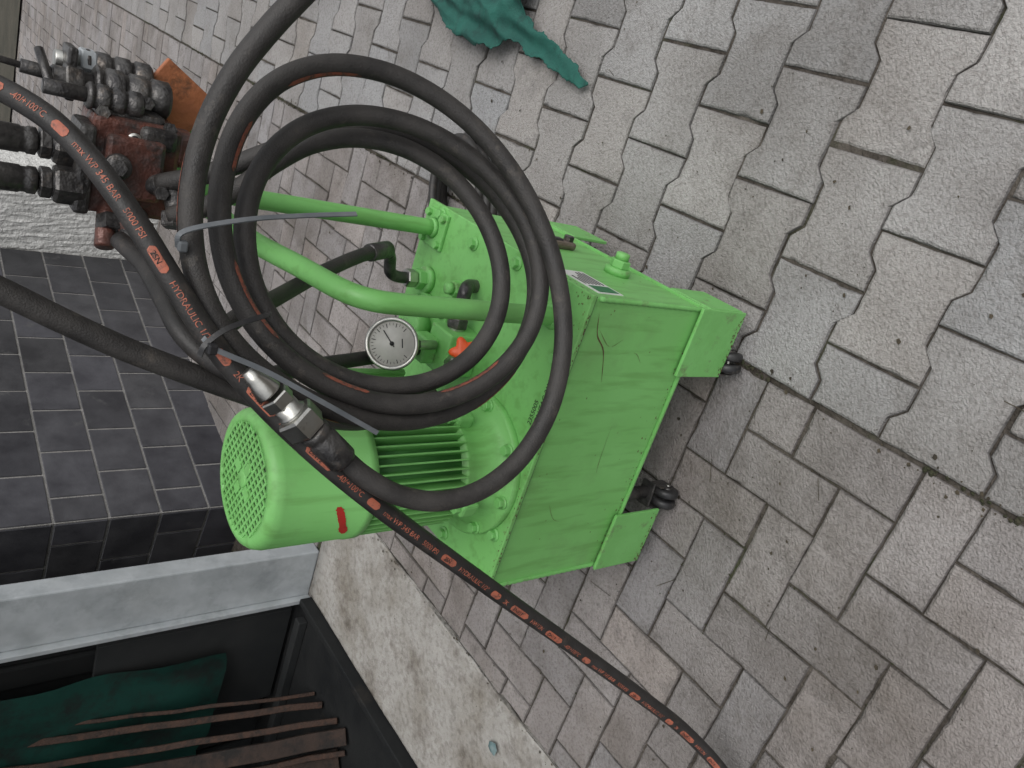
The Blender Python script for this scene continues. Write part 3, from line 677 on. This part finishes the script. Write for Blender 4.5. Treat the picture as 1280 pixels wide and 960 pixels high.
for i in range(156):
    for j in range(156):
        x=.70+(i+.5)*st; y=1.28+(j+.5)*st
        jx=.010*noise.noise(V((x*18,y*18,3)))+.003*noise.noise(V((x*70,y*70,3)))
        if inside(x+jx,y-jx,outl): bm.faces.new((rv(i,j),rv(i+1,j),rv(i+1,j+1),rv(i,j+1)))
for _ in range(2): bmesh.ops.smooth_vert(bm,verts=bm.verts,factor=.5,use_axis_x=True,use_axis_y=True,use_axis_z=True)
rag=obj_from_bm('teal_cloth_rag',bm,TEAL,smooth=True)
so=rag.modifiers.new('s','SOLIDIFY'); so.thickness=.002
bm=bmesh.new(); c0=G(1.32,.28,.012)
vsx=[bm.verts.new(c0+V((random.uniform(.012,.028)*math.cos(k),random.uniform(.012,.028)*math.sin(k),random.uniform(0,.012)))) for k in [i*.9 for i in range(7)]]
cv=bm.verts.new(c0+V((0,0,.014)))
for i in range(7): bm.faces.new((cv,vsx[i],vsx[(i+1)%7]))
obj_from_bm('paper_scrap',bm,pbr('scrap',(.08,.16,.17),(.22,.28,.28),40,.8))
# ------------------------------------------------------------------ light
w=bpy.data.worlds.new("World"); scene.world=w; w.use_nodes=True; nt=w.node_tree
bg=nt.nodes['Background']; sky=nt.nodes.new('ShaderNodeTexSky'); sky.sky_type='NISHITA'; sky.sun_disc=False
EL,AZ=60,150
sky.sun_elevation=math.radians(EL); sky.sun_rotation=math.radians(AZ); sky.dust_density=3; sky.air_density=1.2
hsv=nt.nodes.new('ShaderNodeHueSaturation'); hsv.inputs['Saturation'].default_value=.15
nt.links.new(sky.outputs[0],hsv.inputs['Color']); nt.links.new(hsv.outputs[0],bg.inputs[0]); bg.inputs[1].default_value=.15
sd=bpy.data.lights.new('sun','SUN'); sd.energy=1.15; sd.angle=math.radians(45); sd.color=(1,.98,.95)
so=bpy.data.objects.new('sun',sd); COL.objects.link(so)
el=math.radians(EL); az=math.radians(AZ)
dirv=V((math.sin(az)*math.cos(el),math.cos(az)*math.cos(el),math.sin(el)))
so.rotation_euler=dirv.to_track_quat('Z','Y').to_euler()
# ------------------------------------------------------------------ camera (phone held turned on its side)
p=math.radians(40.6)
Fv=V((0,math.cos(p),-math.sin(p))); Uv=V((0,math.sin(p),math.cos(p))); Rv=V((1,0,0))
cam=bpy.data.cameras.new('camera'); co=bpy.data.objects.new('camera',cam); COL.objects.link(co)
M=Matrix(((-Uv),Rv,(-Fv))).transposed().to_4x4(); M.translation=V((0,0,1.4)); co.matrix_world=M
cam.sensor_width=36; cam.lens=961/1280*36; cam.clip_start=.02; cam.clip_end=300
scene.camera=co
scene.view_settings.view_transform='Standard'; scene.view_settings.look='None'; scene.view_settings.exposure=0
